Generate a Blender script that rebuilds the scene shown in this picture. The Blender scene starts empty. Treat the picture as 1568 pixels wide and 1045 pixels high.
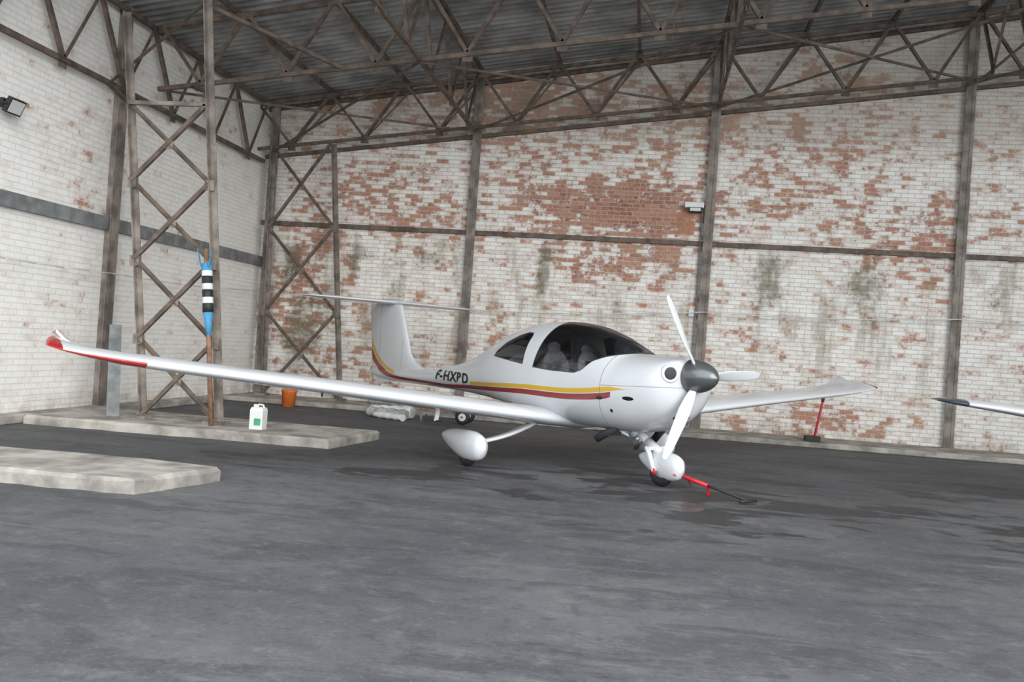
import bpy, math, random
import numpy as np
from mathutils import Vector, Matrix
random.seed(4)
scene=bpy.context.scene
scene.view_settings.view_transform='Standard'
# ------------------------------------------------------------------ helpers
class NG:
    def __init__(s,name):
        s.m=bpy.data.materials.new(name); s.m.use_nodes=True
        s.nt=s.m.node_tree; s.nt.nodes.clear(); s.out=s.nt.nodes.new('ShaderNodeOutputMaterial')
    def n(s,t,**k):
        x=s.nt.nodes.new(t)
        for a,b in k.items(): setattr(x,a,b)
        return x
    def set(s,sock,v):
        if v is None: return
        if isinstance(v,bpy.types.NodeSocket): s.nt.links.new(v,sock)
        else:
            if sock.type=='RGBA' and len(v)==3: v=(*v,1)
            sock.default_value=v
    def M(s,op,a,b=None,c=None,clamp=False):
        x=s.n('ShaderNodeMath',operation=op); x.use_clamp=clamp
        s.set(x.inputs[0],a); s.set(x.inputs[1],b)
        if c is not None: s.set(x.inputs[2],c)
        return x.outputs[0]
    def coord(s,kind='Object'):
        x=s.n('ShaderNodeTexCoord'); return x.outputs[kind]
    def sep(s,v):
        x=s.n('ShaderNodeSeparateXYZ'); s.set(x.inputs[0],v); return x.outputs
    def comb(s,a,b,c):
        x=s.n('ShaderNodeCombineXYZ'); s.set(x.inputs[0],a); s.set(x.inputs[1],b); s.set(x.inputs[2],c); return x.outputs[0]
    def noise(s,v,scale,detail=4,rough=.55,dist=0):
        x=s.n('ShaderNodeTexNoise'); s.set(x.inputs['Vector'],v)
        x.inputs['Scale'].default_value=scale; x.inputs['Detail'].default_value=detail
        x.inputs['Roughness'].default_value=rough; x.inputs['Distortion'].default_value=dist
        return x.outputs['Fac']
    def mapv(s,v,scale=(1,1,1),loc=(0,0,0)):
        x=s.n('ShaderNodeMapping'); s.set(x.inputs[0],v)
        x.inputs['Scale'].default_value=scale; x.inputs['Location'].default_value=loc; return x.outputs[0]
    def mix(s,f,a,b,blend='MIX'):
        x=s.n('ShaderNodeMix',data_type='RGBA',blend_type=blend)
        s.set(x.inputs[0],f); s.set(x.inputs[6],a); s.set(x.inputs[7],b); return x.outputs[2]
    def step(s,v,lo,hi):
        x=s.n('ShaderNodeMapRange',interpolation_type='SMOOTHSTEP'); s.set(x.inputs[0],v)
        x.inputs[1].default_value=lo; x.inputs[2].default_value=hi; return x.outputs[0]
    def blob(s,x,z,cx,cz,rx,rz):
        a=s.M('DIVIDE',s.M('SUBTRACT',x,cx),rx); b=s.M('DIVIDE',s.M('SUBTRACT',z,cz),rz)
        d=s.M('ADD',s.M('MULTIPLY',a,a),s.M('MULTIPLY',b,b))
        return s.M('POWER',2.718,s.M('MULTIPLY',d,-1.0))
    def curve(s,x,pts,xmax,ymax,vec=True):
        c=s.n('ShaderNodeFloatCurve'); s.set(c.inputs['Value'],s.M('DIVIDE',x,xmax))
        cv=c.mapping.curves[0]
        while len(cv.points)<len(pts): cv.points.new(.5,.5)
        for p,(a,b) in zip(cv.points,sorted(pts)):
            p.location=(a/xmax,b/ymax)
            p.handle_type='AUTO_CLAMPED' if vec else 'VECTOR'
        c.mapping.update()
        return s.M('MULTIPLY',c.outputs[0],ymax)
    def bump(s,h,st=.3,dist=.01):
        x=s.n('ShaderNodeBump'); s.set(x.inputs['Height'],h); x.inputs['Strength'].default_value=st; x.inputs['Distance'].default_value=dist
        return x.outputs[0]
    def pbr(s,col,rough=.6,metal=0,normal=None,**k):
        b=s.n('ShaderNodeBsdfPrincipled'); s.set(b.inputs['Base Color'],col); s.set(b.inputs['Roughness'],rough); s.set(b.inputs['Metallic'],metal)
        if normal is not None: s.set(b.inputs['Normal'],normal)
        for a,v in k.items(): s.set(b.inputs[a.replace('_',' ')],v)
        return b.outputs[0]
    def done(s,sh): s.nt.links.new(sh,s.out.inputs[0]); return s.m

def simple(name,col,rough=.5,metal=0,var=.15,scale=8,bump=0,**k):
    g=NG(name); c=g.coord(); n=g.noise(c,scale,5)
    cc=g.mix(g.step(n,.3,.7),tuple(x*(1-var) for x in col),tuple(min(1,x*(1+var)) for x in col))
    nm=g.bump(g.noise(c,scale*6,4),bump,.01) if bump else None
    return g.done(g.pbr(cc,rough,metal,nm,**k))

class MB:
    def __init__(s): s.v=[];s.f=[];s.mi=[];s.sm=[]
    def add(s,vs,fs,m=0,smooth=False):
        o=len(s.v); s.v+= [tuple(v) for v in vs]; s.f+=[tuple(i+o for i in f) for f in fs]
        s.mi+=[m]*len(fs); s.sm+=[smooth]*len(fs)
    def box(s,c,d,m=0,R=None):
        vs=[]
        for x in(-.5,.5):
            for y in(-.5,.5):
                for z in(-.5,.5):
                    p=Vector((x*d[0],y*d[1],z*d[2]))
                    if R: p=R@p
                    vs.append(p+Vector(c))
        s.add(vs,[(0,1,3,2),(4,6,7,5),(0,4,5,1),(2,3,7,6),(0,2,6,4),(1,5,7,3)],m)
    def frame(s,d):
        d=d.normalized(); up=Vector((0,0,1)) if abs(d.z)<.95 else Vector((1,0,0))
        a=d.cross(up).normalized(); b=a.cross(d).normalized(); return a,b
    def beam(s,p,q,w,h=None,m=0):
        h=h or w; p=Vector(p);q=Vector(q); a,b=s.frame(q-p); vs=[]
        for e in(p,q):
            for x,y in((-1,-1),(1,-1),(1,1),(-1,1)): vs.append(e+a*x*w/2+b*y*h/2)
        s.add(vs,[(3,2,1,0),(4,5,6,7),(0,1,5,4),(1,2,6,5),(2,3,7,6),(3,0,4,7)],m)
    def angle(s,p,q,w,t=.008,m=0):   # L-section steel
        p=Vector(p);q=Vector(q); a,b=s.frame(q-p)
        s.beam(p+a*0,q+a*0,w,t,m); s.beam(p+a*(w/2)+b*(w/2),q+a*(w/2)+b*(w/2),t,w,m)
    def tube(s,p,q,r,r2=None,n=10,m=0,caps=True):
        r2=r if r2 is None else r2; p=Vector(p);q=Vector(q); a,b=s.frame(q-p); vs=[]
        for e,rr in((p,r),(q,r2)):
            for i in range(n):
                t=2*math.pi*i/n; vs.append(e+a*math.cos(t)*rr+b*math.sin(t)*rr)
        fs=[(i,(i+1)%n,n+(i+1)%n,n+i) for i in range(n)]
        s.add(vs,fs,m,True)
        if caps: s.add(vs,[tuple(range(n))[::-1],tuple(range(n,2*n))],m)
    def path(s,pts,r,n=8,m=0):
        for a,b in zip(pts[:-1],pts[1:]): s.tube(a,b,r,n=n,m=m)
    def loft(s,rings,m=0,caps=True,smooth=True,closed=True):
        n=len(rings[0]); vs=[v for r in rings for v in r]; fs=[]
        for k in range(len(rings)-1):
            for i in range(n if closed else n-1):
                j=(i+1)%n; fs.append((k*n+i,k*n+j,(k+1)*n+j,(k+1)*n+i))
        s.add(vs,fs,m,smooth)
        if caps: s.add(rings[0],[tuple(range(n))[::-1]],m); s.add(rings[-1],[tuple(range(n))],m)
    def ell(s,c,r,m=0,nu=20,nv=12,R=None):
        rings=[]
        for k in range(nv+1):
            ph=-math.pi/2+math.pi*k/nv; ring=[]
            for i in range(nu):
                t=2*math.pi*i/nu; p=Vector((math.cos(ph)*math.cos(t)*r[0],math.cos(ph)*math.sin(t)*r[1],math.sin(ph)*r[2]))
                if R: p=R@p
                ring.append(p+Vector(c))
            rings.append(ring)
        s.loft(rings,m,False)
    def rev(s,c,prof,n=20,m=0,axis='z'):
        rings=[]
        for r,z in prof:
            rings.append([Vector(c)+(Vector((math.cos(t)*r,math.sin(t)*r,z)) if axis=='z' else Vector((math.cos(t)*r,z,math.sin(t)*r))) for t in [2*math.pi*i/n for i in range(n)]])
        s.loft(rings,m,True)
    def torus(s,c,R0,r,axis='y',m=0,nu=28,nv=10,sq=1,M=None):
        rings=[]
        for i in range(nu+1):
            t=2*math.pi*i/nu; ring=[]
            for j in range(nv):
                u=2*math.pi*j/nv; rr=R0+r*math.cos(u); o=r*sq*math.sin(u)
                p=Vector((math.cos(t)*rr,o,math.sin(t)*rr)) if axis=='y' else (Vector((o,math.cos(t)*rr,math.sin(t)*rr)) if axis=='x' else Vector((math.cos(t)*rr,math.sin(t)*rr,o)))
                if M: p=M@p
                ring.append(p+Vector(c))
            rings.append(ring)
        s.loft(rings,m,False)
    def obj(s,name,mats,parent=None,recalc=True,weld=True,bevel=0):
        me=bpy.data.meshes.new(name); me.from_pydata(s.v,[],s.f)
        for m in mats: me.materials.append(m)
        me.polygons.foreach_set('material_index',s.mi); me.polygons.foreach_set('use_smooth',s.sm)
        if recalc:
            import bmesh
            bm=bmesh.new(); bm.from_mesh(me)
            if weld: bmesh.ops.remove_doubles(bm,verts=bm.verts,dist=1e-5)
            bmesh.ops.recalc_face_normals(bm,faces=bm.faces); bm.to_mesh(me); bm.free()
        me.update()
        o=bpy.data.objects.new(name,me); scene.collection.objects.link(o)
        if bevel:
            md=o.modifiers.new('bevel','BEVEL'); md.width=bevel; md.segments=3; md.limit_method='ANGLE'
        if parent: o.parent=parent
        return o
def empty(name,loc=(0,0,0),rz=0):
    e=bpy.data.objects.new(name,None); e.location=loc; e.rotation_euler=(0,0,rz); e.empty_display_size=.2
    scene.collection.objects.link(e); return e
def interp(tab,x):
    xs=[t[0] for t in tab]; out=[]
    if x<=xs[0]: return list(tab[0][1:])
    if x>=xs[-1]: return list(tab[-1][1:])
    i=max(k for k in range(len(xs)) if xs[k]<=x); i=min(i,len(xs)-2)
    h=xs[i+1]-xs[i]; t=(x-xs[i])/h
    for c in range(1,len(tab[0])):
        y=[r[c] for r in tab]
        def sl(k):
            if k==0 or k==len(xs)-1: 
                a,b=(0,1) if k==0 else (k-1,k); return (y[b]-y[a])/(xs[b]-xs[a])
            d0=(y[k]-y[k-1])/(xs[k]-xs[k-1]); d1=(y[k+1]-y[k])/(xs[k+1]-xs[k])
            return 0 if d0*d1<=0 else 2*d0*d1/(d0+d1)
        m0,m1=sl(i),sl(i+1)
        out.append((2*t**3-3*t**2+1)*y[i]+(t**3-2*t**2+t)*h*m0+(-2*t**3+3*t**2)*y[i+1]+(t**3-t**2)*h*m1)
    return out
# ------------------------------------------------------------------ constants
XL,YB,XR,YF=-8.22,17.68,16.0,2.0
COLX=[-3.70,1.0,5.62,10.25,14.9]
def ztop(x): return 7.45+.141*x-.10*max(0,min(1,(-x-4)/4))
def zbot(x): return 6.12+.128*x
ZG,ZGL=3.69,2.87
# ------------------------------------------------------------------ materials
def brick_mat(name,ax,kind):
    g=NG(name); co=g.coord(); S=g.sep(co); x=S[ax]; z=S[2]
    v=g.comb(x,z,0.0)
    br=g.n('ShaderNodeTexBrick'); g.set(br.inputs['Vector'],v)
    br.inputs['Color1'].default_value=(0,0,0,1); br.inputs['Color2'].default_value=(1,1,1,1); br.inputs['Mortar'].default_value=(.5,.5,.5,1)
    br.inputs['Scale'].default_value=1; br.inputs['Brick Width'].default_value=.245; br.inputs['Row Height'].default_value=.082
    br.inputs['Mortar Size'].default_value=.008; br.inputs['Mortar Smooth'].default_value=.3; br.inputs['Bias'].default_value=0
    rnd=g.sep(br.outputs['Color'])[0]; mort=br.outputs['Fac']
    nL=g.noise(v,.45,5,.6); nM=g.noise(v,2.8,6,.72); nF=g.noise(v,14,5,.7); nS=g.noise(g.mapv(v,(1.6,.35,1)),1.0,5,.65)
    nH=g.noise(g.mapv(v,(5,9,1)),1.0,4,.7)
    if kind=='back':
        parts=[(-.6,4.35,1.9,.65,.20),(-4.6,4.5,2.4,.8,.07),(-2.5,6.4,4.8,.7,.12),(4.0,4.4,3.2,.7,.06),(-1.2,3.2,1.8,.5,.11),(5.2,3.9,1.5,.5,.06),(-7.2,2.4,1.0,1.8,.07),(-6.0,1.2,1.5,1.,.05),(3.0,.4,2.0,.5,.06),(2.8,5.6,3.5,.5,.05)]
        E=None
        for (cx,cz,rx,rz,k) in parts:
            t=g.M('MULTIPLY',g.blob(x,z,cx,cz,rx,rz),k); E=t if E is None else g.M('ADD',E,t)
        base=-.095
    else:
        E=g.M('MULTIPLY',g.blob(x,z,11.5,3.6,2.2,1.2),.05); base=-.165
    e=g.M('ADD',E,base)
    for nn,wt in ((nL,.32),(nM,.52),(rnd,.15),(nF,.15),(nH,.18)): e=g.M('ADD',e,g.M('MULTIPLY',nn,wt))
    mask=g.step(e,.61,.68)
    redb=g.mix(rnd,(.23,.085,.055),(.46,.215,.135)); redb=g.mix(g.M('MULTIPLY',g.step(nF,.42,.7),.8),redb,(.50,.35,.28))
    redb=g.mix(g.M('MULTIPLY',mort,.8),redb,(.48,.42,.36))
    white=g.mix(g.step(nM,.3,.75),(.87,.85,.81),(.73,.695,.63))
    white=g.mix(g.M('MULTIPLY',g.step(nL,.5,.75),.4),white,(.61,.55,.46))
    white=g.mix(g.M('MULTIPLY',g.M('MULTIPLY',rnd,rnd),.22 if kind=='back' else .08),white,(.58,.44,.36))
    white=g.mix(g.M('MULTIPLY',mort,.42 if kind=='back' else .28),white,(.36,.32,.28))
    if kind=='left': white=g.mix(.45,white,(.90,.89,.86))
    col=g.mix(mask,white,redb)
    pink=g.M('MULTIPLY',g.step(e,.53,.61),g.M('SUBTRACT',1,mask))
    col=g.mix(g.M('MULTIPLY',pink,.22),col,(.55,.38,.30))
    if kind=='back':
        low=g.M('MULTIPLY',g.step(z,0.4,1.8),g.M('SUBTRACT',1,g.step(z,3.4,3.75)))
        st=g.M('MULTIPLY',g.step(nS,.50,.64),low)
        col=g.mix(g.M('MULTIPLY',st,.50),col,(.25,.22,.14))
        mo=None
        for (cx,cz,rx,rz,k) in ((-7.5,2.9,.28,.7,1.),(-6.1,3.1,.22,.6,.9),(-4.6,3.2,.5,.5,.7),(-2.15,3.0,.22,.7,1.),(2.2,3.0,.45,.8,.9),(4.0,3.0,.6,.7,.85),(-7.2,1.4,.7,1.2,.9),(6.4,3.0,.4,.5,.6),(-5.2,2.5,.4,.5,.5)):
            t=g.M('MULTIPLY',g.blob(x,z,cx,cz,rx,rz),k); mo=t if mo is None else g.M('MAXIMUM',mo,t)
        mo=g.step(g.M('ADD',mo,g.M('MULTIPLY',g.M('SUBTRACT',nM,.5),1.8)),.38,.95)
        col=g.mix(g.M('MULTIPLY',mo,.68),col,(.12,.115,.06))
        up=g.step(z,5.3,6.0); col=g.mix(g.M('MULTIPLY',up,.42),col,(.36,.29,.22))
        orange=g.step(g.M('ADD',g.blob(x,z,.55,4.1,.22,.45),g.M('MULTIPLY',nM,.3)),.55,.9)
        col=g.mix(g.M('MULTIPLY',orange,.6),col,(.42,.17,.07))
    base_d=g.M('MULTIPLY',g.M('SUBTRACT',1,g.step(z,0,.5)),g.step(nM,.35,.6))
    col=g.mix(g.M('MULTIPLY',base_d,.5),col,(.30,.22,.17))
    hgt=g.M('ADD',g.M('MULTIPLY',mort,-1.0),g.M('MULTIPLY',nF,.5)); hgt=g.M('SUBTRACT',hgt,g.M('MULTIPLY',mask,.4))
    return g.done(g.pbr(col,.88,0,g.bump(hgt,.7,.014)))
m_back=brick_mat('painted_brick_back',0,'back'); m_left=brick_mat('painted_brick_left',1,'left')
def floor_mat():
    g=NG('asphalt_floor'); co=g.coord(); 
    n1=g.noise(co,.35,6,.6); n2=g.noise(g.mapv(co,(.6,1.6,1)),1.1,8,.72,.6); n3=g.noise(co,34,3,.75); n4=g.noise(co,6,7,.72); n5=g.noise(g.mapv(co,(.35,2.2,1),(3,1,0)),1.6,8,.74,.8)
    col=g.mix(g.step(n1,.35,.65),(.062,.063,.068),(.118,.117,.119))
    col=g.mix(g.M('MULTIPLY',g.step(n2,.49,.60),.60),col,(.040,.041,.045))
    col=g.mix(g.M('MULTIPLY',g.step(n5,.56,.68),.5),col,(.18,.175,.165))
    col=g.mix(g.M('MULTIPLY',g.step(n4,.52,.68),.35),col,(.19,.187,.18))
    col=g.mix(g.M('MULTIPLY',g.M('SUBTRACT',1,g.step(n4,.34,.47)),.5),col,(.035,.035,.038))
    S=g.sep(co)
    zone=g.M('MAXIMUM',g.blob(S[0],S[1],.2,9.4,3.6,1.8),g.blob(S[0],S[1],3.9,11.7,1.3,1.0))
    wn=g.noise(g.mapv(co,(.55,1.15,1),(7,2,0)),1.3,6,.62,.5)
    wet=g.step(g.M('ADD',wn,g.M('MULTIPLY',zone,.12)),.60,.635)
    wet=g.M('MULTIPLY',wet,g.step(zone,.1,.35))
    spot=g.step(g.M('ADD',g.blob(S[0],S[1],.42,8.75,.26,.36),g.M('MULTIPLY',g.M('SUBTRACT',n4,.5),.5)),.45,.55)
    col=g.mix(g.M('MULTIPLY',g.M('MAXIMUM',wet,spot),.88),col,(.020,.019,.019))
    col=g.mix(g.M('MULTIPLY',g.step(n3,.55,.72),.38),col,(.20,.20,.195))
    col=g.mix(g.M('MULTIPLY',g.M('SUBTRACT',1,g.step(n3,.28,.44)),.55),col,(.025,.025,.025))
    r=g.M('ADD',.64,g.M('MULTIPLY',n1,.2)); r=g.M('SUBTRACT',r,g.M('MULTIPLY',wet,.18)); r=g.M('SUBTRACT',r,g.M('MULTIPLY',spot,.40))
    return g.done(g.pbr(col,r,0,g.bump(g.M('ADD',n3,g.M('MULTIPLY',n4,.8)),.5,.008)))
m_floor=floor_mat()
m_conc=simple('old_concrete',(.33,.305,.27),.9,0,.4,3,.6)
m_steel=simple('rusty_steel',(.12,.090,.070),.75,0,.4,6,.2)
m_col=simple('weathered_column_steel',(.20,.17,.145),.75,0,.45,4,.3)
m_girt=simple('grey_painted_girt',(.19,.20,.20),.7,0,.3,5)
m_roof=simple('corrugated_roof_sheet',(.29,.29,.28),.7,0,.35,1.5)
m_black=simple('black_rubber',(.018,.018,.018),.6,0,.2,10)
m_white=simple('white_gelcoat',(.62,.63,.645),.22,0,.02,3,Coat_Weight=.3)
m_grey=simple('satin_grey_metal',(.16,.17,.17),.28,.6,.1,6)
m_chrome=simple('bright_metal',(.6,.6,.6),.25,1,.1,6)
m_red=simple('red_plastic',(.55,.02,.03),.4,0,.1,10)
m_seat=simple('grey_upholstery',(.26,.25,.25),.8,0,.15,20)
m_dark=simple('dark_interior',(.03,.03,.033),.7,0,.2,8)
m_cable=simple('white_cable',(.6,.6,.58),.6)
m_orange=simple('orange_plastic',(.62,.15,.03),.6,0,.15,8)
m_teal=simple('teal_plastic',(.05,.18,.19),.5)
m_wood=simple('weathered_wood',(.24,.13,.08),.8,0,.3,12)
m_pwhite=simple('white_plastic',(.68,.69,.67),.45,0,.05,6)
m_green=simple('green_label',(.06,.32,.16),.5)
m_blue=simple('blue_strap',(.06,.26,.46),.6)
m_tarp=simple('grey_tarpaulin',(.38,.38,.36),.7,0,.35,9,.5)
m_glass=simple('lamp_glass',(.55,.56,.55),.15,0,.05,5)

def body_mat():
    g=NG('aircraft_body_paint'); co=g.coord(); S=g.sep(co); s=g.M('MULTIPLY',S[0],-1); z=S[2]
    n=g.noise(co,2,3); white=g.mix(n,(.59,.60,.615),(.65,.66,.675))
    c=g.curve(s,[(0,1.10),(.8,1.05),(1.2,.985),(1.8,.93),(2.7,.915),(3.5,.88),(4.4,.845),(5.4,.80),(6.5,.80),(7.4,.84),(7.8,.93),(8.2,1.13),(8.6,1.50),(9,1.7)],9,3)
    w=g.curve(s,[(0,0),(.72,0),(1.2,.065),(1.9,.062),(4.2,.050),(6.6,.045),(7.4,.065),(7.9,.10),(8.5,.16),(9,.17)],9,1)
    d=g.M('SUBTRACT',z,c)
    yel=g.M('MULTIPLY',g.M('GREATER_THAN',d,g.M('MULTIPLY',w,.12)),g.M('LESS_THAN',d,w))
    yel=g.M('MULTIPLY',yel,g.M('ADD',g.M('LESS_THAN',s,4.3),g.M('GREATER_THAN',s,7.2)))
    red=g.M('MULTIPLY',g.M('LESS_THAN',d,g.M('MULTIPLY',w,-.02)),g.M('GREATER_THAN',d,g.M('MULTIPLY',w,-1.1)))
    red=g.M('MULTIPLY',red,g.M('GREATER_THAN',s,1.05))
    col=g.mix(yel,white,(.62,.38,.03)); col=g.mix(red,col,(.26,.03,.03))
    def ellm(cx,cz,rx,rz):
        a=g.M('DIVIDE',g.M('SUBTRACT',s,cx),rx); b=g.M('DIVIDE',g.M('SUBTRACT',z,cz),rz)
        return g.M('LESS_THAN',g.M('ADD',g.M('MULTIPLY',a,a),g.M('MULTIPLY',b,b)),1)
    for e in((.80,.955,.075,.022),(1.22,.93,.05,.022),(1.05,.80,.02,.02)):
        col=g.mix(ellm(*e),col,(.01,.01,.01))
    def seam(v,p,w=.004):
        return g.M('LESS_THAN',g.M('ABSOLUTE',g.M('SUBTRACT',v,p)),w)
    low=g.M('LESS_THAN',z,1.44)
    sm=g.M('MULTIPLY',g.M('ADD',seam(s,1.22),seam(s,7.05)),low)
    sm=g.M('MAXIMUM',sm,g.M('MULTIPLY',seam(g.M('ADD',z,g.M('MULTIPLY',s,.05)),1.13,.003),g.M('LESS_THAN',s,1.22)))
    sm=g.M('MAXIMUM',sm,g.M('MULTIPLY',seam(s,7.95,.006),g.M('GREATER_THAN',z,.95)))
    col=g.mix(g.M('MULTIPLY',sm,.7),col,(.05,.05,.05))
    paint=g.pbr(col,.22,0,Coat_Weight=.3)
    lo=g.curve(s,[(0,2.9),(1.08,2.9),(1.10,1.47),(1.30,1.40),(1.44,1.34),(1.56,1.23),(1.68,1.19),(2.1,1.19),(2.5,1.21),(9,1.21)],9,3,False)
    gf=g.M('MULTIPLY',g.M('GREATER_THAN',z,lo),g.M('MULTIPLY',g.M('GREATER_THAN',s,1.09),g.M('LESS_THAN',g.M('ADD',s,g.M('MULTIPLY',g.M('SUBTRACT',z,1.2),.12)),2.47)))
    hi=g.curve(s,[(0,1.0),(2.70,1.0),(2.72,1.56),(2.78,1.615),(2.9,1.62),(3.1,1.575),(3.35,1.47),(3.52,1.35),(3.60,1.2),(9,1.0)],9,3,False)
    lo2=g.M('ADD',1.235,g.M('MULTIPLY',g.M('SUBTRACT',s,2.7),.08))
    gr=g.M('MULTIPLY',g.M('LESS_THAN',z,hi),g.M('GREATER_THAN',z,lo2))
    gm=g.M('MAXIMUM',gf,gr)
    def band(t):
        f=g.M('MULTIPLY',g.M('GREATER_THAN',z,g.M('SUBTRACT',lo,t)),g.M('MULTIPLY',g.M('GREATER_THAN',s,1.09-t),g.M('LESS_THAN',g.M('ADD',s,g.M('MULTIPLY',g.M('SUBTRACT',z,1.2),.12)),2.47+t)))
        r=g.M('MULTIPLY',g.M('LESS_THAN',z,g.M('ADD',hi,t)),g.M('MULTIPLY',g.M('GREATER_THAN',z,g.M('SUBTRACT',lo2,t)),g.M('MULTIPLY',g.M('GREATER_THAN',s,2.68),g.M('LESS_THAN',s,3.58))))
        return g.M('MAXIMUM',f,r)
    edge=g.M('SUBTRACT',band(.014),gm,clamp=True)
    dark=g.pbr((.05,.05,.055),.4)
    mx=g.n('ShaderNodeMixShader'); g.set(mx.inputs[0],edge); g.set(mx.inputs[1],paint); g.set(mx.inputs[2],dark)
    tr=g.n('ShaderNodeBsdfTransparent'); tr.inputs[0].default_value=(.78,.80,.82,1)
    gl=g.n('ShaderNodeBsdfGlossy'); gl.inputs['Roughness'].default_value=.03; gl.inputs[0].default_value=(.9,.93,1,1)
    fr=g.n('ShaderNodeFresnel'); fr.inputs[0].default_value=1.45
    gx=g.n('ShaderNodeMixShader'); g.set(gx.inputs[0],g.M('ADD',fr.outputs[0],.05)); g.set(gx.inputs[1],tr.outputs[0]); g.set(gx.inputs[2],gl.outputs[0])
    geo=g.n('ShaderNodeNewGeometry'); trim=g.pbr((.35,.35,.34),.8)
    m2=g.n('ShaderNodeMixShader'); g.set(m2.inputs[0],geo.outputs['Backfacing']); g.set(m2.inputs[1],mx.outputs[0]); g.set(m2.inputs[2],trim)
    fin=g.n('ShaderNodeMixShader'); g.set(fin.inputs[0],gm); g.set(fin.inputs[1],m2.outputs[0]); g.set(fin.inputs[2],gx.outputs[0])
    return g.done(fin.outputs[0])
m_body=body_mat()
def wing_mat(name,tip,both):
    g=NG(name); co=g.coord(); S=g.sep(co); y=g.M('ABSOLUTE',S[1]); geo=g.n('ShaderNodeNewGeometry'); nz=g.sep(geo.outputs['Normal'])[2]
    t=g.M('GREATER_THAN',y,5.15 if not both else 5.70)
    if not both: t=g.M('MULTIPLY',t,g.M('LESS_THAN',g.M('SUBTRACT',nz,g.M('MULTIPLY',g.M('GREATER_THAN',y,5.85),2)),.55))
    if not both: t=g.M('MULTIPLY',t,g.M('MAXIMUM',g.M('LESS_THAN',S[1],0),g.M('GREATER_THAN',y,5.92)))
    col=g.mix(g.noise(co,2,3),(.61,.62,.635),(.67,.68,.695)); col=g.mix(t,col,tip)
    sx=g.M('MULTIPLY',S[0],-1)
    ail=g.M('MULTIPLY',g.M('LESS_THAN',g.M('ABSOLUTE',g.M('SUBTRACT',g.M('ADD',sx,g.M('MULTIPLY',y,.055)),3.19)),.006),g.M('GREATER_THAN',y,.7))
    col=g.mix(g.M('MULTIPLY',ail,.7),col,(.08,.08,.08))
    return g.done(g.pbr(col,.2,0,Coat_Weight=.4))
m_wing=wing_mat('wing_paint_red_tip',(.38,.02,.02),False); m_wing2=wing_mat('wing_paint_dark_tip',(.06,.08,.11),True)
# ------------------------------------------------------------------ aircraft
FT=[ # s, w, zb, zt, zc
(.36,.19,1.05,1.42,1.24),(.385,.30,.95,1.43,1.23),(.43,.385,.85,1.437,1.20),(.52,.45,.74,1.44,1.15),(.70,.50,.64,1.445,1.09),(.95,.54,.575,1.445,1.05),
(1.12,.555,.555,1.45,1.04),(1.3,.57,.545,1.53,1.04),(1.6,.585,.54,1.66,1.04),(2.0,.60,.54,1.765,1.04),(2.4,.61,.56,1.80,1.04),(2.8,.60,.585,1.785,1.04),(3.2,.565,.62,1.73,1.03),
(3.7,.49,.665,1.60,1.01),(4.1,.41,.69,1.44,.98),(4.55,.33,.705,1.26,.94),(5.2,.25,.715,1.10,.90),(6.2,.165,.715,.965,.84),(7.2,.10,.705,.93,.82),(8.0,.05,.73,.90,.81),(8.28,.025,.78,.88,.82)]
def section(s,n=56):
    w,zb,zt,zc=interp(FT,s); ring=[]
    nb=2.0+.6*min(1,max(0,(s-.4)/.5))*(1-min(1,max(0,(s-4)/2))); 
    for i in range(n):
        t=2*math.pi*i/n; c,si=math.cos(t),math.sin(t); e=2/nb if si<0 else 2/2.15
        y=w*math.copysign(abs(c)**e,c); z=zc+((zt-zc) if si>0 else (zc-zb))*math.copysign(abs(si)**e,si)
        ring.append(Vector((-s,y,z)))
    return ring
def airfoil(le,chord,tk,span_dir,n=18,camber=.02,inc=0.03):
    up=Vector((1,0,0)).cross(span_dir).normalized()
    if up.z<0: up=-up
    pts=[]
    def yt(x): return 5*tk*(.2969*math.sqrt(x)-.126*x-.3516*x*x+.2843*x**3-.1036*x**4)
    for i in range(n+1):
        x=(1-math.cos(math.pi*i/n))/2; x=1-x; pts.append((x,yt(x)+camber*4*x*(1-x)))
    for i in range(1,n):
        x=(1-math.cos(math.pi*i/n))/2; pts.append((x,-yt(x)+camber*4*x*(1-x)))
    return [le+Vector((-x*chord,0,0))+up*(z*chord-x*chord*math.tan(inc)) for x,z in pts]
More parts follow.
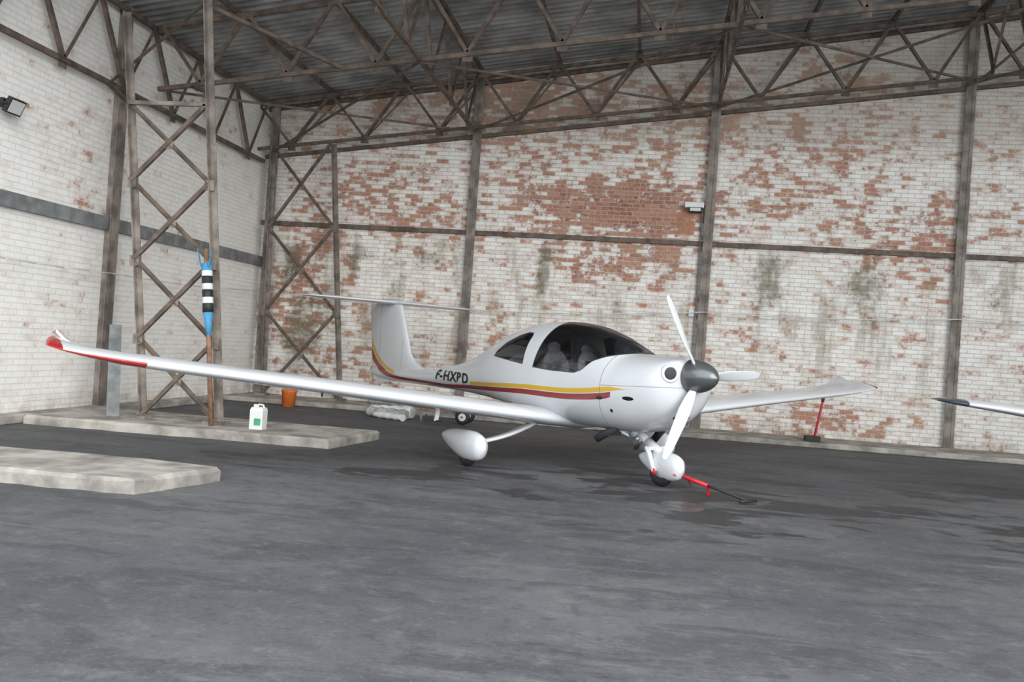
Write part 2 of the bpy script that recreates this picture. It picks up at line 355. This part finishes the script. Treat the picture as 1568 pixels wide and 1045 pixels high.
def build_aircraft(name,loc,heading,wingmat,winglet=True,reg=None):
    E=empty(name,loc,heading)
    P=lambda s,y,z: Vector((-s,y,z))
    b=MB(); ss=sorted(set([.36,.37,.385,.405,.43,.47]+[.52+.06*i for i in range(130) if .52+.06*i<8.28]+[8.28]))
    b.loft([section(s) for s in ss],0,True); b.obj('fuselage',[m_body],E)
    b=MB(); rings=[]
    FN=[(.80,5.9,8.27),(.92,6.10,8.28),(.98,6.35,8.29),(1.06,6.62,8.31),(1.2,6.82,8.34),(1.5,6.98,8.41),(1.8,7.14,8.49),(1.98,7.24,8.52),(2.04,7.30,8.50)]
    for z,a,c in FN:
        ring=[]; n=14; ch=c-a; tk=.10*min(1,1.35/ch)
        for i in range(n+1):
            x=1-(1-math.cos(math.pi*i/n))/2; y=5*tk*(.2969*math.sqrt(x)-.126*x-.3516*x*x+.2843*x**3-.1036*x**4); ring.append(P(a+x*ch,-y*ch,z))
        for i in range(1,n):
            x=(1-math.cos(math.pi*i/n))/2; y=5*tk*(.2969*math.sqrt(x)-.126*x-.3516*x*x+.2843*x**3-.1036*x**4); ring.append(P(a+x*ch,y*ch,z))
        rings.append(ring)
    b.loft(rings,0,True); b.obj('tail_fin',[m_body],E)
    b=MB(); b.loft([[P(7.3,.012,.72),P(7.3,-.012,.72),P(7.35,-.012,.70),P(7.35,.012,.70)],[P(8.2,.012,.80),P(8.2,-.012,.80),P(8.05,-.012,.62),P(8.05,.012,.62)]],0,True,False); b.obj('ventral_strake',[m_white],E)
    b=MB(); 
    rings=[airfoil(P(7.36+.14*abs(y)/1.645+(.08 if abs(y)>1.6 else 0),y,2.06),.78-.16*abs(y)/1.645-(.14 if abs(y)>1.6 else 0),.10 if abs(y)<1.6 else .05,Vector((0,1,0)),12,0,0) for y in(-1.66,-1.60,-1.2,-.6,0,.6,1.2,1.60,1.66)]
    b.loft(rings,0,True)
    b.ell(P(7.72,0,2.06),(.56,.07,.075),0); b.obj('horizontal_stabiliser',[m_white],E)
    b=MB()
    W=[(0,2.00,1.45,.56,.15,.03),(.55,2.03,1.43,.605,.15,.03),(.8,2.05,1.34,.63,.15,.03),(2.0,2.07,1.24,.745,.15,.03),(3.5,2.10,1.10,.89,.14,.02),(5.0,2.12,.97,1.03,.13,.01),(5.35,2.12,.92,1.065,.12,0)]
    if winglet: W+=[(5.55,2.11,.82,1.09,.11,-.04),(5.70,2.10,.70,1.11,.10,-.10),(5.82,2.09,.56,1.13,.09,-.17),(5.91,2.08,.40,1.15,.08,-.25),(5.96,2.08,.26,1.165,.06,-.30),(5.985,2.10,.13,1.175,.05,-.32)]
    else: W+=[(5.6,2.18,.85,1.085,.11,0),(5.8,2.25,.72,1.10,.10,0),(5.92,2.36,.52,1.11,.09,0),(5.97,2.48,.3,1.115,.08,0)]
    def ring(k,sg):
        y,le,ch,z,tk,inc=W[k]; a=W[max(0,k-1)]; c=W[min(len(W)-1,k+1)]
        d=Vector((0,(c[0]-a[0]),(c[3]-a[3]))).normalized(); 
        r=airfoil(P(le,-y,z),ch,tk,Vector((0,-d.y,d.z)),inc=inc)
        return [Vector((v.x,v.y*sg,v.z)) for v in r]
    allr=[ring(k,-1) for k in range(len(W)-1,0,-1)]+[ring(k,1) for k in range(len(W))]
    b.loft(allr,0,True)
    if winglet:   # raked upturned fence on the trailing part of each tip
        for sg in(-1,1):
            o=[P(2.34,sg*5.66,1.13),P(2.50,sg*5.80,1.21),P(2.66,sg*5.86,1.29),P(2.86,sg*5.86,1.27),P(2.80,sg*5.62,1.13)]
            i_=[v+Vector((0,-sg*.02,.012)) for v in o]
            b.loft([o,i_],0,True,False)
    b.obj('wing',[wingmat],E)
    b=MB(); rings=[]; C=P(0,0,1.245)
    for k in range(15):
        t=k/14; s=.005+.375*t; r=.185*math.sin(math.pi/2*t**.62) if t>0 else .002
        rings.append([C+Vector((-s,math.cos(a)*r,math.sin(a)*r)) for a in [2*math.pi*i/32 for i in range(32)]])
    b.loft(rings,0,True); b.obj('spinner',[m_grey],E)
    b=MB(); C=P(.27,0,1.245)
    for ang in (33,154,-87):
        a=math.radians(ang); rd=Vector((0,-math.sin(a),math.cos(a))); td=Vector((0,math.cos(a),math.sin(a))); ax=Vector((1,0,0)); rings=[]
        for r,ch,tw,tk in((.12,.07,60,.6),(.18,.08,50,.45),(.26,.11,42,.25),(.40,.135,33,.15),(.58,.13,25,.11),(.75,.115,20,.09),(.88,.095,17,.08),(.95,.065,16,.07),(.98,.03,16,.07)):
            t=math.radians(tw); cd=td*math.cos(t)-ax*math.sin(t); nd=ax*math.cos(t)+td*math.sin(t)
            rings.append([C+rd*r+cd*(ch/2*math.cos(u))+nd*(ch*tk/2*math.sin(u)) for u in [2*math.pi*i/16 for i in range(16)]])
        b.loft(rings,0,True)
    b.obj('propeller_blades',[m_white],E)
    b=MB()
    for sg in(-1,1):
        R=Matrix.Rotation(sg*.45,3,'Z')@Matrix.Rotation(-.05,3,'Y')
        c=P(.395,sg*.30,1.26)
        b.torus(c,.082,.020,'x',1,24,8,1,R)
        b.ell(c,(.018,.08,.08),0,20,8,R)
        b.tube(c-(R@Vector((.10,0,0))),c,.10,.098,24,1,False)
    b.ell(P(.50,0,.80),(.05,.13,.055),0)
    b.tube(P(1.2,-.28,.60),P(1.45,-.36,.44),.045,m=2); b.tube(P(1.0,.25,.62),P(1.2,.3,.46),.045,m=2)
    b.box(P(1.35,-.25,.52),(.16,.2,.05),2)
    b.obj('cowl_inlets_and_exhaust',[m_black,m_white,m_dark],E)
    b=MB()
    def spat(s0,s1,y,zc,hh,hw,wy):
        rings=[]; n=24
        for k in range(17):
            t=k/16; f=max(.02,(math.sin(math.pi*t**.62))**.62) if 0<t<1 else .03
            zcc=zc+ .10*max(0,t-.45)
            rings.append([P(s0+(s1-s0)*t,y+hw*f*math.cos(a),zcc+hh*f*math.sin(a)) for a in [2*math.pi*i/n for i in range(n)]])
        b.loft(rings,0,True)
        b.torus(P(wy,y,.165),.105,.06,'y',1,28,12,1.0)
        b.tube(P(wy,y-.05,.165),P(wy,y+.05,.165),.06,m=2)
    spat(2.05,3.05,-1.485,.25,.175,.115,2.42); spat(2.05,3.05,1.485,.25,.175,.115,2.42)
    spat(.40,1.12,0,.235,.155,.10,.73)
    for sg in(-1,1):
        rings=[]
        for t in [i/8 for i in range(9)]:
            y=.40+(1.46-.40)*t; z=.60-.33*t-.06*math.sin(math.pi*t); ww=.075-.03*t
            rings.append([P(2.42+dx,sg*y,z+dz) for dx,dz in((-ww,-.014),(-ww*.5,-.022),(ww*.5,-.022),(ww,-.014),(ww,.014),(ww*.5,.022),(-ww*.5,.022),(-ww,.014))])
        b.loft(rings,0,True)
    b.tube(P(1.22,0,.62),P(.90,0,.40),.05,.045,14,0); b.tube(P(.98,0,.46),P(.76,0,.36),.06,.05,14,0)
    b.tube(P(1.05,0,.52),P(1.18,0,.36),.03,.025,10,2)
    b.beam(P(.86,-.12,.42),P(.73,-.115,.17),.06,.02,0); b.beam(P(.86,.12,.42),P(.73,.115,.17),.06,.02,0); b.beam(P(.86,-.13,.41),P(.86,.13,.41),.06,.04,0)
    b.ell(P(.73,-.128,.17),(.035,.015,.035),3)
    b.tube(P(1.15,0,.60),P(1.25,0,.50),.09,.05,14,0)
    b.obj('landing_gear',[m_white,m_black,m_chrome,m_red],E)
    b=MB()
    for y in(-.27,.27):
        b.ell(P(2.10,y,.98),(.27,.21,.09),0); R=Matrix.Rotation(-.28,3,'Y')
        b.ell(P(2.42,y,1.20),(.07,.20,.26),0,R=R); b.ell(P(2.50,y,1.46),(.045,.10,.07),0)
        b.ell(P(3.25,y,1.12),(.07,.2,.22),0)
    b.ell(P(1.42,0,1.20),(.30,.50,.17),1); b.box(P(1.62,0,1.18),(.05,.9,.28),1)
    b.tube(P(1.8,-.25,1.0),P(1.95,-.25,1.2),.012,m=1); b.tube(P(1.8,.25,1.0),P(1.95,.25,1.2),.012,m=1)
    b.box(P(2.2,0,.84),(2.2,.9,.04),1)
    b.obj('cockpit_interior',[m_seat,m_dark],E)
    b=MB()
    b.beam(P(2.35,-1.95,.72),P(2.40,-1.95,.53),.05,.015,0); b.tube(P(2.20,-1.95,.53),P(2.42,-1.95,.53),.010,m=1)
    b.tube(P(3.55,-.45,.66),P(3.62,-.62,.50),.015,m=1); b.box(P(3.62,-.66,.50),(.12,.1,.02),1)
    b.tube(P(2.25,-3.4,.86),P(2.25,-3.4,.78),.01,m=1)
    b.obj('probes_and_step',[m_white,m_black],E)
    if reg:
        import bmesh
        cu=bpy.data.curves.new('registration','FONT'); cu.body=reg; cu.size=.16; cu.offset=.006; cu.space_character=1.12
        to=bpy.data.objects.new('tmp',cu); scene.collection.objects.link(to)
        dg=bpy.context.evaluated_depsgraph_get(); me=bpy.data.meshes.new_from_object(to.evaluated_get(dg)); bpy.data.objects.remove(to)
        bm=bmesh.new(); bm.from_mesh(me); bmesh.ops.triangulate(bm,faces=bm.faces)
        for _ in range(4):
            ed=[e for e in bm.edges if e.calc_length()>.02]
            if not ed: break
            bmesh.ops.subdivide_edges(bm,edges=ed,cuts=1); bmesh.ops.triangulate(bm,faces=bm.faces)
        bm.to_mesh(me); bm.free()
        wd=max(v.co.x for v in me.vertices); sc=1.20/wd
        for v in me.vertices:
            s=5.56-v.co.x*sc; z=.862+v.co.y*1.25; w,zb,zt,zc=interp(FT,s)
            q=max(0,1-abs((z-zc)/((zt-zc) if z>zc else (zc-zb)))**2.15)**(1/2.15)
            v.co=(-s,-(w*q+.006),z)
        me.materials.clear(); me.materials.append(m_black)
        o=bpy.data.objects.new('registration_lettering',me); scene.collection.objects.link(o); o.parent=E
    return E
PLX,PLY,PLH=.734,9.4237,-.8222
build_aircraft('light_aircraft',(PLX,PLY,0),PLH,m_wing,True,'F-HXBD')
build_aircraft('light_aircraft.001',(9.40,8.7,.03),-math.pi/2,m_wing2,False)

# ------------------------------------------------------------------ building shell
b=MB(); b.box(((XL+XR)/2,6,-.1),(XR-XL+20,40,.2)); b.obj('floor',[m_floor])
b=MB()
x0,x1=XL-.25,XR+.25
zt=lambda x:7.60+.141*x
vs=[(x0,YB,0),(x1,YB,0),(x1,YB,zt(x1)),(x0,YB,zt(x0)),(x0,YB+.25,0),(x1,YB+.25,0),(x1,YB+.25,zt(x1)),(x0,YB+.25,zt(x0))]
b.add(vs,[(0,1,2,3),(5,4,7,6),(0,4,5,1),(1,5,6,2),(2,6,7,3),(3,7,4,0)]); b.obj('wall_back',[m_back])
b=MB(); b.box((XL-.125,(YB+YF)/2,3.1),(.25,YB-YF,6.2)); b.obj('wall_left',[m_left])
b=MB(); b.box((XR+.125,(YB+YF)/2,ztop(XR)/2),(.25,YB-YF,ztop(XR))); b.obj('wall_right',[m_left])
b=MB(); ny=int((YB+.2-6.5)/.2*8); xs=np.linspace(XL-.3,XR+.3,16); vs=[];fs=[]
for j in range(ny+1):
    y=6.5+.2*j/8
    for x in xs: vs.append((x,y,ztop(x)+.06+.03*math.sin(2*math.pi*j/8)))
n=len(xs)
for j in range(ny):
    for i in range(n-1): fs.append((j*n+i,j*n+i+1,(j+1)*n+i+1,(j+1)*n+i))
b.add(vs,fs,0,True); b.obj('ceiling_corrugated_roof',[m_roof],recalc=False)

b=MB()
for x in [XL+.2]+COLX:
    b.beam((x,YB-.05,0),(x,YB-.05,ztop(x)),.13,.10)
    b.beam((x-.06,YB-.12,0),(x-.06,YB-.12,ztop(x)),.012,.06) ; b.beam((x+.06,YB-.12,0),(x+.06,YB-.12,ztop(x)),.012,.06)
for y in (12.34,7.7,3.0):
    b.beam((XL+.05,y,0),(XL+.05,y,ztop(XL)),.12,.16)
    b.beam((XL+.12,y-.08,0),(XL+.12,y-.08,ztop(XL)),.06,.012); b.beam((XL+.12,y+.08,0),(XL+.12,y+.08,ztop(XL)),.06,.012)
b.obj('wall_steel_columns',[m_col])
b=MB()
b.beam((XL,YB-.04,ZG),(XR,YB-.04,ZG),.08,.09); 
b.beam((XL,YB-.05,zbot(XL)),(XR,YB-.05,zbot(XR)),.08,.07,0); b.beam((XL,YB-.05,ztop(XL)-.12),(XR,YB-.05,ztop(XR)-.12),.08,.08)
b.obj('trim_girts_back',[m_steel])
b=MB(); b.beam((XL+.04,YF,ZGL),(XL+.04,YB,ZGL),.08,.20); b.obj('trim_girt_left',[m_girt])

# ------------------------------------------------------------------ roof trusses
def gus(b,p,sz=.16,ax='y'):
    b.box(p,(sz,.012,sz) if ax=='y' else (.012,sz,sz))
def truss_x(b,Y,x0,nb,pitch,dz=0,w=.055):
    ups=[Vector((x0+k*pitch,Y,ztop(x0+k*pitch)-.14)) for k in range(nb+1)]
    los=[Vector((x0+(k+.5)*pitch,Y,zbot(x0+(k+.5)*pitch)+dz)) for k in range(nb)]
    b.angle(ups[0],ups[-1],w*1.2); 
    b.angle(Vector((x0,Y,zbot(x0)+dz)),Vector((x0+nb*pitch,Y,zbot(x0+nb*pitch)+dz)),w*1.1)
    for k in range(nb):
        b.angle(ups[k],los[k],w); b.angle(los[k],ups[k+1],w); gus(b,los[k]); gus(b,ups[k],.13)
def truss_y(b,X,y0,nb,pitch,zb,w=.055):
    zt=ztop(X)-.14
    b.angle((X,y0,zt),(X,y0+nb*pitch,zt),w*1.2); b.angle((X,y0,zb),(X,y0+nb*pitch,zb),w*1.2)
    for k in range(nb):
        u0=(X,y0+k*pitch,zt);l=(X,y0+(k+.5)*pitch,zb);u1=(X,y0+(k+1)*pitch,zt)
        b.angle(u0,l,w); b.angle(l,u1,w); gus(b,l,.16,'x')
P3=4.63/3
b=MB()
x0=1.0-6*P3
truss_x(b,YB-.45,x0,15,P3,.06,.05)
xb0=.58-6*1.42
truss_x(b,13.0,xb0,15,1.42,0,.055)
YT=YB-.45-8*1.41
truss_y(b,XL+.14,YT,8,1.41,4.87)
for X in (-3.7,1.0,5.62,10.25): truss_y(b,X,YT,8,1.41,zbot(X),.048)
for k in range(15):
    x=x0+k*P3; b.beam((x,6.6,ztop(x)-.05),(x,YB,ztop(x)-.05),.05,.09)
for xa,xb in ((-7.87,-3.7),(-3.7,1.0),(1.0,5.62),(5.62,10.25)):
    b.beam((xa,13.0,zbot(xa)),(xb,YB-.45,zbot(xb)),.035,.035); b.beam((xb,13.0,zbot(xb)),(xa,YB-.45,zbot(xa)),.035,.035)
for k in range(14):
    x=x0+(k+.5)*P3; b.beam((x,YB-.45,zbot(x)+.06),(x+P3/2,YB-.05,ztop(x+P3/2)-.15),.035,.035)
b.angle((-6.3,11.25,5.8),(XL+.14,11.9,4.87),.055); b.angle((-7.3,11.25,4.4),(XL+.14,11.9,4.87),.055)
b.angle((-6.3,11.25,5.8),(-4.9,13.0,zbot(-4.9)),.05); b.angle((-6.2,11.25,4.6),(-7.4,13.0,zbot(-7.4)),.05)
b.obj('roof_truss_framework',[m_steel])
# ------------------------------------------------------------------ lattice buttress columns
def lattice(name,A0,A1,B0,B1,n,mats,w=.075,ext=None):
    b=MB(); A0,A1,B0,B1=map(Vector,(A0,A1,B0,B1))
    b.angle(A0,A1,w,.012); b.angle(B0,B1,w*1.15,.012)
    for k in range(n):
        a,c=k/n,(k+1)/n
        pa,pc=A0.lerp(A1,a),A0.lerp(A1,c); qa,qc=B0.lerp(B1,a),B0.lerp(B1,c)
        b.angle(pa,qc,.05,.008,1); b.angle(qa,pc,.05,.008,1); gus(b,(pa+qa+pc+qc)/4,.12)
        b.box(pa,(.14,.02,.14),0); b.box(qa,(.14,.02,.14),0)
    if ext: b.angle(B1,ext,w*1.15,.012); b.angle(A1,A1+(A1-A0)*.3,w,.012); b.angle(A1,B1,.05)
    b.box(A0+Vector((0,0,.02)),(.25,.25,.04),0); b.box(B0+Vector((0,0,.02)),(.28,.28,.04),0)
    return b.obj(name,mats)
lattice('lattice_steel_column',(-6.76,11.2,.12),(-7.27,11.2,4.4),(-5.66,11.2,.12),(-6.11,11.2,4.4),4,[m_col,m_steel],ext=(-6.28,11.2,6.1))
lattice('lattice_steel_column.001',(-7.75,17.2,.10),(-7.90,17.2,5.2),(-6.12,17.2,.10),(-6.62,17.2,5.3),3,[m_col,m_steel])

# ------------------------------------------------------------------ plinths and slabs
def slab(name,pts,z,jit=.03):
    b=MB(); P=[]
    n=len(pts)
    for i in range(n):
        a=Vector(pts[i]); c=Vector(pts[(i+1)%n]); L=(c-a).length; k=max(1,int(L/.25))
        for j in range(k):
            p=a.lerp(c,j/k); P.append((p.x+random.uniform(-jit,jit)*(j>0),p.y+random.uniform(-jit,jit)*(j>0)))
    N=len(P); cx=sum(p[0] for p in P)/N; cy=sum(p[1] for p in P)/N
    lo=[Vector((x,y,0)) for x,y in P]; hi=[Vector((x,y,z-.025+random.uniform(-.015,.006))) for x,y in P]
    ins=[]
    for x,y in P:
        d=Vector((cx-x,cy-y)); d.normalize(); ins.append(Vector((x+d.x*.04,y+d.y*.04,z)))
    vs=lo+hi+ins; fs=[]
    for i in range(N):
        j=(i+1)%N; fs+=[(i,j,N+j,N+i),(N+i,N+j,2*N+j,2*N+i)]
    fs.append(tuple(range(2*N,3*N))); b.add(vs,fs,0); return b.obj(name,[m_conc])
slab('concrete_slab',[(-7.9,6.55),(-4.10,6.77),(-3.84,7.75),(-4.6,7.85),(-7.9,7.75)],.13)
slab('concrete_slab.001',[(-7.95,10.45),(-3.85,10.60),(-3.66,12.1),(-7.95,12.15)],.12)
b=MB(); b.box(((XL+XR)/2,17.03,.05),(XR-XL,1.28,.10)); b.obj('baseboard_back',[m_conc],bevel=.02)
b=MB(); b.box((XL+.12,9,.06),(.24,13.9,.12)); b.obj('baseboard_left',[m_conc],bevel=.02)

# ------------------------------------------------------------------ small objects
b=MB(); c=Vector((-5.0,11.05,.12))
b.box(c+Vector((0,0,.125)),(.18,.15,.25),0)
b.loft([[c+Vector((sx*.09*k,sy*.075*k,z)) for sx,sy in((-1,-1),(1,-1),(1,1),(-1,1))] for k,z in((1,.25),(.85,.285),(.5,.295))],0,True,False)
b.tube(c+Vector((-.05,0,.28)),c+Vector((-.05,0,.325)),.025,m=1,n=14)
b.path([c+Vector((.07,0,.27)),c+Vector((.06,0,.32)),c+Vector((-.01,0,.325)),c+Vector((-.02,0,.285))],.012)
b.box(c+Vector((.02,-.077,.10)),(.09,.004,.09),2)
b.obj('plastic_jerrycan',[m_pwhite,m_pwhite,m_green],bevel=.006)
b=MB(); c=Vector((-6.70,16.10,0))
b.rev(c,[(.12,0),(.14,.28),(.15,.29),(.15,.32),(.135,.32),(.115,.04)],24,0)
b.path([c+Vector((.145*math.cos(t),0,.31+.09*math.sin(t))) for t in [math.pi*i/10 for i in range(11)]],.006,6,1)
b.obj('orange_bucket',[m_orange,m_teal])
b=MB()
p0=Vector((-5.60,10.94,.12)); p1=Vector((-5.86,10.98,2.45))
b.tube(p0,p1,.032,m=0,n=12)
ax=(p1-p0).normalized()
segs=[(1.30,1.62,3),(1.62,1.74,1),(1.74,1.82,2),(1.82,1.92,1),(1.92,2.0,2),(2.0,2.10,1),(2.10,2.17,2),(2.17,2.27,3)]
for z0,z1,m in segs:
    a=p0+ax*(z0-.12); e=p0+ax*(z1-.12)
    if m==3 and z0<1.5: b.tube(a,e,.03,.066,14,m)
    else: b.tube(a,e,.070,n=16,m=m)
for dx in(-.05,.06): b.beam(p0+ax*2.1+Vector((dx,-.07,0)),p0+ax*2.32+Vector((dx*1.8,-.07,.02)),.03,.006,3)
b.obj('rolled_windsock',[m_wood,m_black,m_pwhite,m_blue])
b=MB(); b.beam((-7.05,11.0,.12),(-7.55,11.7,1.35),.16,.03,0); b.beam((-7.2,11.2,.12),(-7.7,12.0,1.15),.10,.03,0)
b.obj('leaning_plank',[m_girt])
b=MB(); R=Matrix.Rotation(math.radians(25),3,'Y'); c=Vector((XL+.22,9.95,4.0))
b.box(c,(.06,.26,.20),0,R); b.box(c+R@Vector((.033,0,0)),(.006,.22,.16),1,R)
for k in range(5): b.box(c+R@Vector((-.045,-.09+.045*k,0)),(.04,.008,.16),0,R)
b.path([c+Vector((0,-.14,0)),c+Vector((-.12,-.14,.05)),c+Vector((-.12,.14,.05)),c+Vector((0,.14,0))],.01); b.box(c+Vector((-.17,0,.05)),(.10,.10,.10),0)
b.obj('floodlight',[m_black,m_glass])
b=MB(); c=Vector((.70,YB-.12,4.42))
b.box(c,(.36,.16,.10),0); b.box(c+Vector((.02,-.02,-.09)),(.26,.12,.09),1); b.box(c+Vector((.02,-.085,-.09)),(.20,.01,.06),2)
b.path([(.86,YB-.06,4.37),(.86,YB-.06,2.4),(.84,YB-.06,.12)],.014,8,3); b.box((.78,YB-.06,2.32),(.10,.08,.12),0)
b.obj('wall_lamp',[m_pwhite,m_dark,m_glass,m_girt])
b=MB(); pts=[]
ctl=[(XL+.24,4,2.25),(XL+.24,7.7,2.2),(XL+.24,12.2,2.12),(XL+.24,17.4,2.25),(-3.7,YB-.2,2.12),(1.0,YB-.2,2.35),(5.62,YB-.2,2.50),(10.2,YB-.2,2.55)]
for a,c in zip(ctl[:-1],ctl[1:]):
    a=Vector(a);c=Vector(c)
    for k in range(8):
        t=k/8; p=a.lerp(c,t); p.z-=.10*4*t*(1-t)*.6; pts.append(p)
b.path(pts,.010,6); b.obj('electric_cable',[m_cable])
b=MB()
a=Vector((.40,9.82,.17)); e=Vector((1.10,9.27,.03))
b.tube(a,e,.014,m=1); b.tube(e+Vector((-.09,-.10,0)),e+Vector((.09,.10,0)),.016,m=1); 
b.tube(a,a.lerp(e,.45),.022,m=0)
b.beam(a,Vector((.37,9.72,.17)),.03,.02,0); b.beam(a,Vector((.47,9.92,.17)),.03,.02,0)
for k,(dx,dz) in enumerate(((.05,-.10),(.12,-.08),(.02,-.13))):
    q=a.lerp(e,.15+.15*k); b.beam(q,q+Vector((dx,.04,dz+.02)),.035,.004,0)
b.obj('tow_bar',[m_red,m_black])
b=MB(); c=Vector((3.05,16.6,.10))
b.box(c+Vector((-.04,0,.05)),(.26,.20,.10),1); b.tube(c+Vector((0,0,.10)),c+Vector((.10,.0,.72)),.022,m=0); b.tube(c+Vector((.10,0,.72)),c+Vector((.115,0,.86)),.03,m=1)
b.box(c+Vector((.11,0,.88)),(.10,.05,.03),1)
b.obj('red_floor_stand',[m_red,m_black],bevel=.005)
b=MB()
b.beam((-3.95,15.35,.16),(-3.12,15.35,.16),.05,.05,1); b.beam((-3.95,15.7,.16),(-3.12,15.7,.16),.05,.05,1)
for x in(-3.95,-3.6,-3.15): b.beam((x,15.35,.16),(x,15.7,.16),.04,.04,1)
b.box((-3.62,15.52,.21),(.60,.42,.05),4); b.box((-3.62,15.50,.27),(.45,.30,.08),0)
for y in(15.30,15.75):
    b.torus((-3.14,y,.135),.085,.05,'y',2,24,10); b.tube((-3.14,y-.045,.135),(-3.14,y+.045,.135),.075,m=3,n=16)
b.tube((-3.14,15.22,.135),(-3.14,15.83,.135),.02,m=1)
for y in(15.35,15.7): b.tube((-3.9,y,0),(-3.9,y,.16),.02,m=1)
b.obj('hand_trolley',[m_tarp,m_girt,m_black,m_pwhite,m_wood])
b=MB()
for k,(x,y,z,L,r,an) in enumerate(((-4.55,15.45,.09,.80,.09,-.25),(-4.50,15.62,.12,.8,.12,-.2),(-4.60,15.75,.28,.8,.09,-.3),(-4.45,15.2,.06,.7,.06,-.5),(-4.65,15.55,.30,.6,.07,.1))):
    d=Vector((math.cos(an),math.sin(an),.0)); c=Vector((x,y,z)); rings=[]
    u,v=b.frame(d)
    for i in range(13):
        t=i/12; rr=r*(1+.12*math.sin(i*1.9+k)); p=c+d*(t-.5)*L
        rings.append([p+u*math.cos(q)*rr*1.15+v*math.sin(q)*rr*.95 for q in [2*math.pi*j/14 for j in range(14)]])
    b.loft(rings,0 if k%2==0 else 1,True)
b.obj('rolled_tarpaulins',[m_tarp,m_pwhite])
b=MB() 
for x,y,L in((.05,14.2,.9),(.18,14.25,.6)):
    zt_=ztop(x)-.1; b.path([(x,y,zt_),(x+.02,y,zt_-L*.5),(x,y,zt_-L)],.01,6)
b.obj('hanging_cord',[m_wood])

# ------------------------------------------------------------------ light
w=bpy.data.worlds.new('overcast_sky'); scene.world=w; w.use_nodes=True
nt=w.node_tree; bg=nt.nodes['Background']; bg.inputs[0].default_value=(.87,.94,1,1); bg.inputs[1].default_value=2.75
sd=bpy.data.lights.new('soft_daylight_sun','SUN'); sd.energy=2.5; sd.angle=math.radians(55); sd.color=(1,.98,.95)
so=bpy.data.objects.new('soft_daylight_sun',sd); scene.collection.objects.link(so)
d=Vector((-.75,1,-.42)); so.rotation_euler=d.to_track_quat('-Z','Y').to_euler()
# ------------------------------------------------------------------ camera
F,PI_,RO,YA,H=1357.93,.0066,.0682,.1527,1.428
cd=bpy.data.cameras.new('camera'); cam=bpy.data.objects.new('camera',cd); scene.collection.objects.link(cam); scene.camera=cam
cd.sensor_width=36; cd.lens=F/1568*36; cd.clip_end=200
fwd=Vector((-math.sin(YA)*math.cos(PI_),math.cos(YA)*math.cos(PI_),math.sin(PI_)))
right=Vector((math.cos(YA),math.sin(YA),0)); up=right.cross(fwd)
r2=right*math.cos(RO)+up*math.sin(RO); u2=-right*math.sin(RO)+up*math.cos(RO)
M=Matrix((r2,u2,-fwd)).transposed().to_4x4(); M.translation=(0,0,H); cam.matrix_world=M
